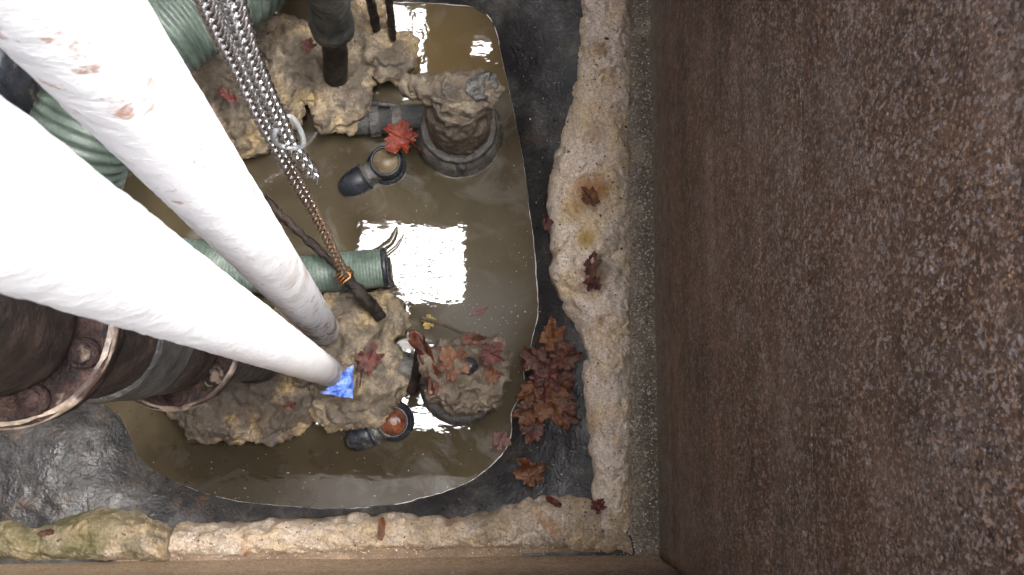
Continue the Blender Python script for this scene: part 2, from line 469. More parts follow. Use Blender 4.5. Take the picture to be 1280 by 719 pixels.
def tube(name, path, rad, mat, parent=None, seg=20, rough=0.0, rs=60.0, caps=True, off=0.0):
    """swept tube; rad: number or function of (t, angle)"""
    fr = frames(path)
    n = len(path)
    vs, fs = [], []
    for i, (p, (T, N, B)) in enumerate(zip(path, fr)):
        for j in range(seg):
            a = 2 * PI * j / seg
            r = rad(i / (n - 1), a) if callable(rad) else rad
            d = N * math.cos(a) + B * math.sin(a)
            v = p + d * r
            if rough:
                v = v + d * rough * fbm(v, rs, 4, off)
            vs.append(v)
    for i in range(n - 1):
        for j in range(seg):
            k = (j + 1) % seg
            fs.append((i * seg + j, i * seg + k, (i + 1) * seg + k, (i + 1) * seg + j))
    if caps:
        for i, flip in ((0, True), (n - 1, False)):
            c = len(vs)
            vs.append(path[i])
            for j in range(seg):
                k = (j + 1) % seg
                f = (c, i * seg + j, i * seg + k)
                fs.append(f[::-1] if flip else f)
    return mesh_obj(name, vs, fs, mat, parent)


def lathe(name, prof, base, mat, parent=None, axis=(0, 0, 1), seg=48, rough=0.0, rs=60, off=0.0, sub=0, closed=True):
    """prof: list of (radius, height) from bottom to top"""
    if sub:
        q = []
        for (a, b) in zip(prof[:-1], prof[1:]):
            k = max(1, int(math.hypot(b[0] - a[0], b[1] - a[1]) / sub))
            for i in range(k):
                t = i / k
                q.append((a[0] + (b[0] - a[0]) * t, a[1] + (b[1] - a[1]) * t))
        prof = q + [prof[-1]]
    ax = Vector(axis).normalized()
    rot = Vector((0, 0, 1)).rotation_difference(ax)
    base = Vector(base)
    vs, fs = [], []
    for (r, h) in prof:
        for j in range(seg):
            a = 2 * PI * j / seg
            v = base + rot @ Vector((r * math.cos(a), r * math.sin(a), h))
            if rough:
                g = fbm(v, rs, 4, off)
                d = rot @ Vector((math.cos(a), math.sin(a), 0.5)).normalized()
                v = v + d * rough * g
            vs.append(v)
    for i in range(len(prof) - 1):
        for j in range(seg):
            k = (j + 1) % seg
            fs.append((i * seg + j, i * seg + k, (i + 1) * seg + k, (i + 1) * seg + j))
    for i, flip in ((0, True), (len(prof) - 1, False)):
        if closed and prof[i][0] > 1e-6:
            f = tuple(i * seg + j for j in range(seg))
            fs.append(f[::-1] if flip else f)
    o = mesh_obj(name, vs, fs, mat, parent)
    return o


def box(name, lo, hi, mat, parent=None, bevel=0.0):
    bm = bmesh.new()
    bmesh.ops.create_cube(bm, size=1)
    for v in bm.verts:
        for k in range(3):
            v.co[k] = lo[k] if v.co[k] < 0 else hi[k]
    if bevel:
        bmesh.ops.bevel(bm, geom=bm.edges[:], offset=bevel, segments=2, affect='EDGES')
    me = bpy.data.meshes.new(name)
    bm.to_mesh(me)
    bm.free()
    me.materials.append(M[mat])
    o = bpy.data.objects.new(name, me)
    COL.objects.link(o)
    if parent:
        o.parent = parent
        o.matrix_parent_inverse = Matrix.Translation(parent.location).inverted() if parent.type == 'EMPTY' else Matrix()
    return o


def blob(name, lobes, mat, parent=None, voxel=0.0022, lump=0.006, fine=0.0016, ls=38, fs=250, off=0.0):
    """a solid grown from ellipsoid lobes [(centre, (rx, ry, rz))], fused by voxels and roughened"""
    bm = bmesh.new()
    for c, r in lobes:
        bmesh.ops.create_icosphere(bm, subdivisions=4, radius=1.0,
                                   matrix=Matrix.Translation(c) @ Matrix.Diagonal((r[0], r[1], r[2], 1)))
    me = bpy.data.meshes.new(name + ' lobes')
    bm.to_mesh(me)
    bm.free()
    t = bpy.data.objects.new(name, me)
    COL.objects.link(t)
    md = t.modifiers.new('fuse', 'REMESH')
    md.mode = 'VOXEL'
    md.voxel_size = voxel
    sm = t.modifiers.new('soft', 'SMOOTH')
    sm.iterations = 6
    dg = bpy.context.evaluated_depsgraph_get()
    dg.update()
    m2 = bpy.data.meshes.new_from_object(t.evaluated_get(dg))
    bpy.data.objects.remove(t)
    bpy.data.meshes.remove(me)
    m2.name = name
    nrm = [v.normal.copy() for v in m2.vertices]
    for v, n in zip(m2.vertices, nrm):
        g = fbm(v.co, ls, 3, off)
        c = abs(noise.noise(v.co * ls * 1.6 + Vector((off, 3, 1))))
        h = fbm(v.co, fs, 3, off + 4)
        pit = min(0.0, noise.noise(v.co * 120 + Vector((2, off, 5))) + 0.28)
        bub = bubbles(v.co, 55, off) - 0.6
        bu2 = bubbles(v.co, 150, off) - 0.6
        v.co += n * (lump * (g - 0.35 * c) + fine * h + 0.012 * pit * 0.5 + lump * 0.42 * bub + lump * 0.13 * bu2)
    m2.update()
    m2.polygons.foreach_set('use_smooth', [True] * len(m2.polygons))
    m2.materials.clear()
    m2.materials.append(M[mat])
    o = bpy.data.objects.new(name, m2)
    COL.objects.link(o)
    if parent:
        o.parent = parent
        o.matrix_parent_inverse = Matrix.Translation(parent.location).inverted()
    return o


def Lb(px, py, r, z=0.02, rz=None):
    rr = S(r, z)
    return (P(px, py, z), (rr, rr, rz if rz else rr * 0.75))


# ------------------------------------------------------------------ setting: pit, floor, water
WX, WY = 0.249, -0.203          # inner faces of the two visible walls
LX, TY = -0.95, 1.15            # the two walls outside the picture
WTOP = 1.345


def wall_grid(name, p0, du, nu, dz, nz, outward, mat, off):
    """thick wall: inner face as a gently uneven grid, plus back and rim"""
    vs, fs = [], []
    for j in range(nz + 1):
        for i in range(nu + 1):
            v = Vector(p0) + Vector(du) * i + Vector((0, 0, dz * j))
            k = fbm(v, 9, 3, off) * 0.003 + fbm(v, 45, 3, off) * 0.0009
            vs.append(v - Vector(outward) * k)
    w = nu + 1
    for j in range(nz):
        for i in range(nu):
            fs.append((j * w + i, j * w + i + 1, (j + 1) * w + i + 1, (j + 1) * w + i))
    b = len(vs)
    t = Vector(outward) * 0.02
    for i, j in ((0, 0), (nu, 0), (nu, nz), (0, nz)):
        vs.append(Vector(p0) + Vector(du) * i + Vector((0, 0, dz * j)) + t)
    fs.append((b + 3, b + 2, b + 1, b))
    fs.append(tuple(range(nu + 1))[::-1] + (b, b + 1))
    fs.append(tuple(nz * w + i for i in range(nu + 1)) + (b + 2, b + 3))
    fs.append(tuple(j * w for j in range(nz + 1)) + (b + 3, b))
    fs.append(tuple(j * w + nu for j in range(nz + 1))[::-1] + (b + 1, b + 2))
    return mesh_obj(name, vs, fs, mat)


wr = wall_grid('pit_wall', (WX, WY, -0.06), (0, 0.01, 0), 135, 0.01, 106, (1, 0, 0), 'wall', 1.0)
tag(wr, 'wide dark brown rusty pit wall with speckled coating on the right', 'wall')
fv, ff = [], []
FN, FM = 680, 14
for i in range(FN):
    y = WY - 0.001 + (TY - WY + 0.001) * i / (FN - 1)
    for j in range(FM):
        u = j / (FM - 1)
        x = WX - 0.062 + 0.0645 * u
        fv.append((x, y, 0.046 + 0.020 * u ** 2.2 + 0.0030 * fbm((x, y, 0), 60, 3, 4) + 0.0016 * fbm((x, y, 0), 260, 3, 2)))
    fv.append((WX + 0.0025, y, -0.04))
    fv.append((WX - 0.062, y, -0.04))
fw = FM + 2
for i in range(FN - 1):
    for j in range(fw):
        k = (j + 1) % fw
        ff.append((i * fw + j, i * fw + k, (i + 1) * fw + k, (i + 1) * fw + j))
ff.append(tuple(range(fw))[::-1])
ff.append(tuple((FN - 1) * fw + j for j in range(fw)))
mesh_obj('footing', fv, ff, 'ledge', wr)
seam_z = 0.57
sp = [Vector((WX - 0.0002, WY + 0.005 + i * 0.01, seam_z + 0.0008 * fbm((i, 0, 0), 0.3))) for i in range(134)]
tube('weld_seam', sp, lambda t, a: 0.0005, 'wall', wr, 6)

wb = wall_grid('pit_wall', (LX, WY, -0.06), ((WX + 0.004 - LX) / 120, 0, 0), 120, 0.01, 106, (0, -1, 0), 'wall_sand', 5.0)
tag(wb, 'brown pit wall along the lower edge, beneath the long foam bead', 'wall')
box('footing', (LX, WY - 0.001, -0.05), (WX - 0.063, WY + 0.030, 0.048), 'ledge_brown', wb, 0.005)

terr = box('terrain', (WX + 0.001, -5.0, 0.95), (5.0, 5.0, 0.998), 'ledge')
terr['kind'] = 'structure'
ter2 = box('terrain', (-5.0, -5.0, 0.95), (WX + 0.0005, WY - 0.021, 0.998), 'ledge')
ter2['kind'] = 'structure'
wl = box('wall_left', (LX - 0.02, WY, -0.06), (LX, TY, WTOP), 'wall')
wl['kind'] = 'structure'
wt = box('wall_back', (LX, TY, -0.06), (WX, TY + 0.02, WTOP), 'wall')
wt['kind'] = 'structure'

# water outline, read off the picture at z = 0
OUT = [(480, 3), (540, 4), (590, 9), (612, 22), (622, 45), (627, 72), (636, 110), (648, 170), (657, 220), (662, 265),
       (667, 300), (670, 335), (672, 370), (672, 395), (664, 430), (656, 462), (655, 485), (640, 515), (640, 540),
       (632, 562), (616, 580), (590, 600), (560, 613), (530, 622), (495, 630), (450, 635), (400, 636), (350, 632), (300, 627),
       (255, 616), (220, 603), (192, 588), (172, 570), (163, 548), (150, 520), (90, 480), (0, 440), (-160, 380), (-330, 300),
       (-330, -180), (0, -160), (200, -110), (330, -60), (420, -14)]
poly = [P(x, y, 0) for x, y in OUT]


def signed_dist(X, Y):
    d = np.full(X.shape, 1e9)
    ins = np.zeros(X.shape, bool)
    n = len(poly)
    for i in range(n):
        a, b = poly[i], poly[(i + 1) % n]
        ex, ey = b.x - a.x, b.y - a.y
        t = np.clip(((X - a.x) * ex + (Y - a.y) * ey) / (ex * ex + ey * ey), 0, 1)
        d = np.minimum(d, np.hypot(X - a.x - t * ex, Y - a.y - t * ey))
        c = (a.y > Y) != (b.y > Y)
        with np.errstate(divide='ignore', invalid='ignore'):
            xi = (b.x - a.x) * (Y - a.y) / (b.y - a.y + 1e-12) + a.x
        ins ^= c & (X < xi)
    return np.where(ins, -d, d)


st = 0.004
xs = np.arange(LX, WX + st, st)
ys = np.arange(WY, TY + st, st)
X, Y = np.meshgrid(xs, ys)
D = signed_dist(X, Y)
Z = np.where(D > 0, 0.052 * (1 - np.exp(-D / 0.06)), np.maximum(0.6 * D, -0.035))
near = np.clip(np.abs(D) / 0.012, 0, 1)
lx = P(120, 580, 0)
rocky = np.exp(-(((X - lx.x) / 0.17) ** 2 + ((Y - lx.y) / 0.12) ** 2))
NZ = np.array([[0.0036 * fbm((x, y, 0), 26, 4, 2) * (1 + 0.5 * k) + 0.0022 * k * fbm((x, y, 0), 130, 4, 7)
                for x, y, k in zip(rx, ry, rk)] for rx, ry, rk in zip(X, Y, rocky)])
Z = Z + NZ * near
ny, nx = X.shape
vs = np.stack([X, Y, Z], -1).reshape(-1, 3)
idx = np.arange(nx * ny).reshape(ny, nx)
fs = np.stack([idx[:-1, :-1], idx[:-1, 1:], idx[1:, 1:], idx[1:, :-1]], -1).reshape(-1, 4).tolist()
fl = mesh_obj('ground', vs.tolist(), fs, 'liner')
fl['kind'] = 'structure'

wv = [(LX + 0.01, WY + 0.02), (WX - 0.03, WY + 0.02), (WX - 0.03, TY - 0.01), (LX + 0.01, TY - 0.01)]
wa = mesh_obj('water', [(x, y, 0.0) for x, y in wv], [(0, 1, 2, 3)], 'water')
wa['kind'] = 'structure'

# pale line at the water's edge: scum, with the meniscus glint painted in
line = smooth_path([P(x, y, 0.0006) for x, y in OUT[:31]], 420)
line = [p + Vector((fbm(p, 70, 3, 1), fbm(p, 70, 3, 8), 0)) * 0.0016 for p in line]
sl = tube('scum_glint_line', line, lambda t, a: (0.25 if .15 < t < .30 or t > .80 else 1.0) * max(0.0001, 0.00075 * (0.55 + 1.5 * fbm((t * 9, 0, 0), 5, 3, 3))), 'scum', None, 6)
sl['kind'] = 'stuff'
sl['label'] = 'thin pale line of scum and painted meniscus glint tracing the edge of the murky water'

# ------------------------------------------------------------------ unseen lid slab, added; its openings shape light and reflections
SH = 1.36
opens = []


def opening(x0, y0, x1, y1):
    a, b = P(x0, y1, -SH), P(x1, y0, -SH)
    opens.append((a.x, a.y, b.x, b.y))
    return opens[-1]


oA = opening(448, 281, 579, 379)
oB = opening(462, 3, 530, 118)
oC = opening(589, 47, 615, 74)
oD = opening(500, 514, 586, 532)
opening(392, 383, 506, 531)  # from here on, openings added to let light into the pit
opening(522, 428, 626, 506)
opens.append((-0.92, 0.60, -0.46, 1.12))
opens.append((-0.94, 0.02, -0.85, 0.56))
opens.append((0.27, -0.15, 1.05, 0.9))
opens.append((-0.90, -0.95, 0.05, -0.37))
GX = sorted({-5.0, 5.0} | {v for o in opens for v in (o[0], o[2])})
GY = sorted({-5.0, 5.0} | {v for o in opens for v in (o[1], o[3])})
solid = {}
for i in range(len(GX) - 1):
    for j in range(len(GY) - 1):
        mx, my = (GX[i] + GX[i + 1]) / 2, (GY[j] + GY[j + 1]) / 2
        solid[i, j] = not any(o[0] < mx < o[2] and o[1] < my < o[3] for o in opens)
vs, fs, vi = [], [], {}
TH = 0.05


def V(i, j, k):
    if (i, j, k) not in vi:
        vi[i, j, k] = len(vs)
        vs.append((GX[i], GY[j], SH + k * TH))
    return vi[i, j, k]


for (i, j), s in solid.items():
    if not s:
        continue
    fs.append((V(i, j, 1), V(i + 1, j, 1), V(i + 1, j + 1, 1), V(i, j + 1, 1)))
    fs.append((V(i, j, 0), V(i, j + 1, 0), V(i + 1, j + 1, 0), V(i + 1, j, 0)))
    for di, dj, e in ((-1, 0, ((0, 1), (0, 0))), (1, 0, ((1, 0), (1, 1))), (0, -1, ((0, 0), (1, 0))), (0, 1, ((1, 1), (0, 1)))):
        if not solid.get((i + di, j + dj), False):
            (a, b), (c, d) = e
            fs.append((V(i + a, j + b, 0), V(i + c, j + d, 0), V(i + c, j + d, 1), V(i + a, j + b, 1)))
slab = mesh_obj('added_lid', vs, fs, 'rust_dark', None, False)
slab['kind'] = 'structure'


def grate(o, nh, nv, r, label):
    g = empty('grate', ((o[0] + o[2]) / 2, (o[1] + o[3]) / 2, SH))
    tag(g, label, 'grate')
    for k in range(nh):
        y = o[1] + (o[3] - o[1]) * (k + 1) / (nh + 1)
        tube('bar', [Vector((o[0] - 0.004, y, SH + 0.02)), Vector((o[2] + 0.004, y, SH + 0.02))], r, 'rust_dark', g, 8)
    for k in range(nv):
        x = o[0] + (o[2] - o[0]) * (k + 1) / (nv + 1)
        tube('bar', [Vector((x, o[1] - 0.004, SH + 0.026)), Vector((x, o[3] + 0.004, SH + 0.026))], r, 'rust_dark', g, 8)


grate(oA, 5, 0, 0.0026, 'thin wire bars over the larger opening mirrored in the water')
grate(oB, 3, 2, 0.004, 'crossed grate bars over the narrow opening mirrored at the top')

# ------------------------------------------------------------------ foam beads
def bead(name, inner, outer, z0, h, mat, label, n, m=26, off=0.0, taper=0.0):
    """lumpy bead between two outlines given in picture positions along its length"""
    zi = z0 + h * 0.35
    a = smooth_path([P(x, y, zi) for x, y in inner], n)
    b = smooth_path([P(x, y, z0 + h * 0.2) for x, y in outer], n)
    vs, fs = [], []
    for i in range(n):
        t = i / (n - 1)
        hh = h * (1 - taper * min(1, max(0, (t - 0.86) / 0.14)) ** 1.5)
        side = (a[i] - b[i])
        side.z = 0
        side.normalize()
        for j in range(m):
            u = j / (m - 1)
            p = a[i].lerp(b[i], u)
            prof = (1 - abs(2 * u - 1) ** 2.6) ** 0.55
            if u > 0.5:
                prof = 0.35 + 0.65 * prof
            lumpy = 1 + 0.45 * fbm((p.x, p.y, off), 22, 3, off)
            bulge = -0.006 * max(0, fbm((p.x, p.y, off), 30, 2, off + 3))
            p = Vector((p.x, p.y, z0 + hh * prof * lumpy))
            g = fbm(p, 75, 4, off)
            c = abs(noise.noise(p * 60 + Vector((off, 0, 0))))
            pit = min(0.0, noise.noise(p * 130 + Vector((off, 9, 0))) + 0.25)
            d = Vector(((u - 0.5) * 0.0, 0, 1))
            w = max(0.0, 1 - 2 * u)
            bub = bubbles(p, 48, off) - 0.6
            bu2 = bubbles(p, 130, off) - 0.6
            if u > 0.6:
                p -= side * ((u - 0.6) * 2.5 * (0.006 * fbm((p.x, p.y, 0), 55, 4, off + 11) + 0.003 * fbm((p.x, p.y, 0), 180, 2, off)))
            p += d * (0.0050 * g - 0.003 * c + 0.007 * pit + 0.0032 * bub + 0.0019 * bu2 + 0.0022 * fbm(p, 240, 3, off)) + side * (w * (0.009 * fbm(p, 40, 4, off + 6) + 0.005 * bub))
            vs.append(p)
        # underside
        for q in (b[i], a[i]):
            vs.append(Vector((q.x, q.y, z0 - 0.03)))
    w = m + 2
    for i in range(n - 1):
        for j in range(w):
            k = (j + 1) % w
            fs.append((i * w + j, (i + 1) * w + j, (i + 1) * w + k, i * w + k))
    fs.append(tuple(range(w)))
    fs.append(tuple((n - 1) * w + j for j in range(w))[::-1])
    o = mesh_obj(name, vs, fs, mat)
    bm = bmesh.new()
    bm.from_mesh(o.data)
    bmesh.ops.recalc_face_normals(bm, faces=bm.faces[:])
    bm.to_mesh(o.data)
    bm.free()
    return tag(o, label, 'foam bead')


rin = [(724, -60), (722, -20), (722, 20), (721, 60), (719, 100), (712, 138), (705, 165), (694, 200), (687, 240), (690, 282), (692, 320),
       (692, 345), (702, 372), (718, 400), (728, 425), (730, 470), (732, 520), (735, 560), (738, 600), (741, 640), (744, 668), (750, 682)]
rout = [(787, y) for _, y in rin]
bead('foam_bead', rin, rout, 0.028, 0.042, 'foam', 'long upright cream foam bead sealing the pit floor to the right wall', 520, 64, 1.0, 0.6)
bin_ = [(219, 659), (260, 656), (330, 653), (400, 650), (450, 646), (500, 645), (545, 648), (580, 649), (610, 643), (640, 631),
        (668, 621), (695, 617), (720, 617), (744, 624), (766, 640), (785, 668)]
bout = [(219, 696), (260, 694), (330, 692), (400, 689), (450, 687), (500, 685), (545, 684), (580, 684), (610, 684), (640, 684), (668, 684), (695, 685),
        (720, 687), (744, 689), (768, 691), (787, 692)]
bead('foam_bead', bin_, bout, 0.026, 0.036, 'foam_warm', 'pale warm foam bead along the lower wall, left of the corner', 420, 44, 2.0)
lin = [(-60, 655), (-20, 650), (10, 647), (30, 650), (46, 659), (62, 656), (80, 645), (105, 639), (135, 636), (162, 641), (185, 650), (203, 657), (214, 661)]
lout = [(x, 698) for x, _ in lin]
bead('foam_bead', lin, lout, 0.026, 0.044, 'foam_moss', 'mossy greenish humped foam bead in the lower left corner', 280, 44, 3.0)

# ------------------------------------------------------------------ foam lumps round the pipes
up = blob('foam_lump', [Lb(300, 165, 36, .03), Lb(275, 130, 42, .03), Lb(255, 105, 42, .03), Lb(280, 80, 40, .03), Lb(322, 62, 44, .03), Lb(360, 66, 46, .035), Lb(345, 112, 42, .035),
                        Lb(400, 100, 36, .035), Lb(418, 138, 30, .035), Lb(436, 132, 34, .035), Lb(358, 140, 24, .03), Lb(430, 90, 36, .035), Lb(455, 62, 34, .035),
                        Lb(488, 68, 33, .035), Lb(440, 25, 38, .03), Lb(320, 170, 18, .03)],
          'foam_tan', lump=0.018, fine=0.0040, off=2.0)
tag(up, 'large lobed tan foam lump behind the chain at the top', 'foam lump')
lo = blob('foam_lump', [Lb(455, 487, 46, .025), Lb(430, 500, 42, .025), Lb(468, 470, 42, .025), Lb(440, 430, 50, .025), Lb(472, 398, 36, .025),
                        Lb(430, 395, 38, .025), Lb(492, 402, 22, .02), Lb(400, 450, 45, .025), Lb(370, 400, 30, .02)],
          'foam_tan', lump=0.015, fine=0.0040, off=5.0)
tag(lo, 'rounded tan foam lump where both white poles are set', 'foam lump')
le = blob('foam_lump', [Lb(262, 515, 38, .022), Lb(300, 520, 36, .022), Lb(340, 516, 38, .022), Lb(362, 510, 32, .022), Lb(330, 480, 40, .022),
                        Lb(290, 490, 38, .022), Lb(240, 505, 26, .02)],
          'foam_dirty', lump=0.014, fine=0.0040, off=9.0)
tag(le, 'dirty blackened foam lump at the base of the flanged riser', 'foam lump')

# ------------------------------------------------------------------ white poles
def pole(base, top, r0, label, off, mat='paint'):
    n = 200
    pth = [base.lerp(top, i / (n - 1)) for i in range(n)]
    o = tube('pole', pth, r0, mat, None, 56, 0.0009, 140, True, off)
    return tag(o, label, 'pole')


def extend(a, b, k):
    return a + (b - a) * k


b2, t2 = P(414, 467, 0.050), P(0, 255, 1.056)
pole(b2, extend(b2, t2, 1.14), 0.0157, 'nearer glaring white pole ending in blue tape', 1.0, 'paint_clean')
b1, t1 = P(405, 413, 0.04), P(95, 26, 0.978)
pole(b1, extend(b1, t1, 1.2), 0.0190, 'farther white pole with rust marks, beside the chain', 4.0)

tp = []
tw = []
for k in range(17):
    for j in range(13):
        u, v = k / 16, j / 12
        l = P(401, 491, .094).lerp(P(443, 499, .088), v)
        r = P(424, 472, .100).lerp(P(441, 456, .096), v)
        p = l.lerp(r, u)
        p.z += 0.010 * math.sin(v * PI) * (1 - 0.3 * u) + 0.006 * fbm((u * 3, v * 3, 0), 1.6, 3, 2) + 0.0030 * abs(math.sin(u * 5 + v * 4 + 1)) + 0.002 * abs(math.sin(u * 3 - v * 8))
        p += Vector((fbm((u * 4, v * 4, 3), 1.5, 3, 5), fbm((u * 4, v * 4, 8), 1.5, 3, 2), 0)) * 0.006
        tp.append(p)
for k in range(16):
    for j in range(12):
        tw.append((k * 13 + j, k * 13 + j + 1, (k + 1) * 13 + j + 1, (k + 1) * 13 + j))
ta = mesh_obj('tape', tp, tw, 'tape')
ta.modifiers.new('thick', 'SOLIDIFY').thickness = 0.0012
s_ = ta.modifiers.new('round', 'SUBSURF')
s_.levels = s_.render_levels = 2
tag(ta, 'crumpled scrap of bright blue tape at the foot of the nearer pole', 'tape')

# ------------------------------------------------------------------ flanged riser on the left
RX, RY = -0.230, 0.034
ri = empty('riser_pipe', (RX, RY, 0.0))
tag(ri, 'rusty upright riser pipe with two bolted flanges, left beneath the poles', 'pipe')


def at(h):
    return (RX, RY, h)


lathe('neck', [(0.034, 0.0), (0.034, 0.05), (0.030, 0.06), (0.030, 0.40)], at(0), 'iron', ri, rough=0.003, rs=60, sub=0.006)


def flange(z, r, th, nb, mat, ph):
    f = lathe('flange', [(r * 0.55, 0), (r, 0), (r, th), (r * 0.55, th)], at(z), mat, ri, rough=0.0022, rs=55, sub=0.004, seg=72, off=z)
    lathe('rim', [(r - 0.003, th * 0.72), (r + 0.0012, th * 0.76), (r + 0.0012, th * 0.96), (r - 0.003, th + 0.001)], at(z), 'scrape', f, rough=0.0014, rs=90, sub=0.002, seg=72, closed=False)
    for k in range(nb):
        a = ph + 2 * PI * k / nb
        c = Vector(at(z + th)) + Vector((math.cos(a), math.sin(a), 0)) * r * 0.80
        lathe('bolt', [(0.0085, -0.002), (0.0085, 0.004), (0.0078, 0.006), (0.0055, 0.006), (0.0055, 0.010), (0.0, 0.0105)], c, mat, f, seg=12, rough=0.001, rs=120)
    return f


f1 = flange(0.38, 0.055, 0.014, 8, 'rust', -0.65)
lathe('drum', [(0.032, 0.394), (0.041, 0.41), (0.043, 0.47), (0.043, 0.60), (0.037, 0.68), (0.037, 0.70)], at(0), 'rust_dark', ri, rough=0.003, rs=50, sub=0.007)
lathe('drum_band', [(0.0405, 0.0), (0.0455, 0.002), (0.0455, 0.085), (0.0405, 0.088)], at(0.50), 'iron', ri, rough=0.002, rs=60, sub=0.006)
f2 = flange(0.695, 0.056, 0.016, 8, 'rust', -0.40)
lathe('cap_drum', [(0.034, 0.711), (0.040, 0.72), (0.040, 0.80), (0.034, 0.84), (0.0, 0.845)], at(0), 'rust_dark', ri, rough=0.003, rs=50, sub=0.006)
gd = lathe('paint_dab', [(0.0045, 0.0), (0.004, 0.0012), (0.0, 0.0016)], P(263, 478, 0.3945), 'green_paint', f1, seg=14, rough=0.002, rs=200)

# ------------------------------------------------------------------ green ribbed hoses
def hose(name, path, r, pitch, depth, label):
    L = sum((b - a).length for a, b in zip(path[:-1], path[1:]))
    n = max(40, int(L / pitch * 8))
    pts = smooth_path(path, n)
    o = tube(name, pts, lambda t, a: r + depth * math.sin(2 * PI * t * L / pitch), 'hose', None, 36, 0.0008, 60)
    return tag(o, label, 'hose')


hz = 0.22
hose('ribbed_hose', [P(60, 420, 0.06), P(78, 290, 0.14), P(98, 185, hz), P(140, 95, hz + .02), P(208, 32, hz + .03), P(300, -32, hz), P(400, -110, .14), P(520, -180, .06)],
     S(62, hz), 0.0115, 0.0011, 'thick pale green ribbed hose curving behind the poles and chain')
h2 = empty('ribbed_hose', P(480, 335, 0.045))
tag(h2, 'thin green ribbed hose with black end, lying across the water', 'hose')
hp = smooth_path([P(150, 325, 0.03), P(230, 322, 0.04), P(290, 336, 0.045), P(350, 345, 0.045), P(420, 340, 0.045), P(478, 335, 0.045)], 520)
HL = sum((b - a).length for a, b in zip(hp[:-1], hp[1:]))
tube('hose_body', hp, lambda t, a: 0.0235 + 0.00025 * math.sin(2 * PI * t * HL / 0.0045), 'hose_pale', h2, 32, 0.0006, 80)
e0, e1 = P(477, 335, 0.045), P(487, 334, 0.045)
ax = (e1 - e0).normalized()
lathe('end_ring', [(0.0165, 0.004), (0.0175, 0.000), (0.0236, 0.001), (0.0243, 0.003), (0.0243, 0.005), (0.0232, 0.0075), (0.019, 0.008), (0.0175, 0.006)], e0, 'black', h2, ax, 40, 0.0005, 120)
lathe('end_plug', [(0.0, 0.0), (0.0165, 0.0), (0.0165, 0.006), (0.0, 0.0075)], e0, 'gasket', h2, ax, 32, 0.0005, 100)
q0 = P(485, 352, 0.03)
lathe('screw', [(0.0, -0.003), (0.0045, -0.002), (0.0045, 0.006), (0.003, 0.0085), (0.0, 0.009)], q0, 'iron', h2, (0.7, -0.5, 0.3), 12)

# black cuff at the upper left of the thick hose
cu = lathe('coupling', [(0.0, 0.0), (0.055, 0.0), (0.060, 0.01), (0.060, 0.09), (0.054, 0.10), (0.0, 0.101)], P(12, 112, 0.10), 'black', None, (-0.2, 0.1, 1), 40, 0.001, 40, 0.0, 0.01)
tag(cu, 'dark coupling between the two poles at the far left', 'coupling')

# ------------------------------------------------------------------ chain, shackle, rod, wire
def link_mesh(name, L, W, r, mat):
    """one oval link along x"""
    pts = []
    n = 28
    hl = L / 2 - r
    hw = W / 2 - r
    for i in range(n):
        a = 2 * PI * i / n
        ca, sa = math.cos(a), math.sin(a)
        pts.append(Vector((math.copysign(abs(ca) ** 0.8, ca) * hl, math.copysign(abs(sa) ** 0.8, sa) * hw, 0.16 * W * math.sin(2 * a))))
    vs, fs = [], []
    seg = 10
    for i in range(n):
        T = (pts[(i + 1) % n] - pts[i - 1]).normalized()
        N = Vector((0, 0, 1))
        N = (N - T * N.dot(T)).normalized()
        B = T.cross(N)
        for j in range(seg):
            b = 2 * PI * j / seg
            vs.append(pts[i] + (N * math.cos(b) + B * math.sin(b)) * r)
    for i in range(n):
        k = (i + 1) % n
        for j in range(seg):
            l = (j + 1) % seg
            fs.append((i * seg + j, k * seg + j, k * seg + l, i * seg + l))
    me = bpy.data.meshes.new(name)
    me.from_pydata([tuple(v) for v in vs], [], fs)
    me.polygons.foreach_set('use_smooth', [True] * len(me.polygons))
    me.materials.append(M[mat])
    return me


PIT = 0.0070
lm = link_mesh('link', PIT + 0.0046, 0.0122, 0.00160, 'steel')
lmr = link_mesh('rusty_link', PIT + 0.0048, 0.0118, 0.00150, 'steel_rusty')
lmm = link_mesh('worn_link', PIT + 0.0048, 0.0122, 0.00155, 'steel_worn')


def chain(pts, label, rusty_from=2.0, tw=1.0):
    path = smooth_path(pts, 1500)
    root = empty('chain', path[-1])
    tag(root, label, 'chain', None)
    inv = Matrix.Translation(root.location).inverted()
    fr = frames(path)
    acc, want, k, rest = 0.0, 0.0, 0, []
    total = sum((b - a).length for a, b in zip(path[:-1], path[1:]))
    for i in range(1, len(path)):
        acc += (path[i] - path[i - 1]).length
        if acc >= want:
            want += PIT
            T, N, B = fr[i]
            rot = Matrix((T, N, B)).transposed() @ Matrix.Rotation((PI / 4 if k % 2 else -PI / 4) + random.uniform(-.12, .12), 3, 'X')
            f_ = acc / total + random.uniform(-.07, .07)
            m_ = lmr if f_ > rusty_from else lmm if f_ > rusty_from - 0.22 else lm
            k += 1
            if k > 99:          # the far end of the chain, too small to single out
                rest.append((m_, Matrix.Translation(path[i]) @ rot.to_4x4()))
                continue
            o = bpy.data.objects.new('link', m_)
            COL.objects.link(o)
            o.parent = root
            o.matrix_parent_inverse = inv
            o.matrix_basis = Matrix.Translation(path[i]) @ rot.to_4x4()
    if rest:
        vs, fs = [], []
        for m_, mw in rest:
            b = len(vs)
            vs += [mw @ v.co for v in m_.vertices]
            fs += [tuple(b + q for q in p.vertices) for p in m_.polygons]
        o = mesh_obj('chain_end', vs, fs, 'steel_rusty', root)
        o.matrix_basis = Matrix()
        o['kind'] = 'stuff'
    return k


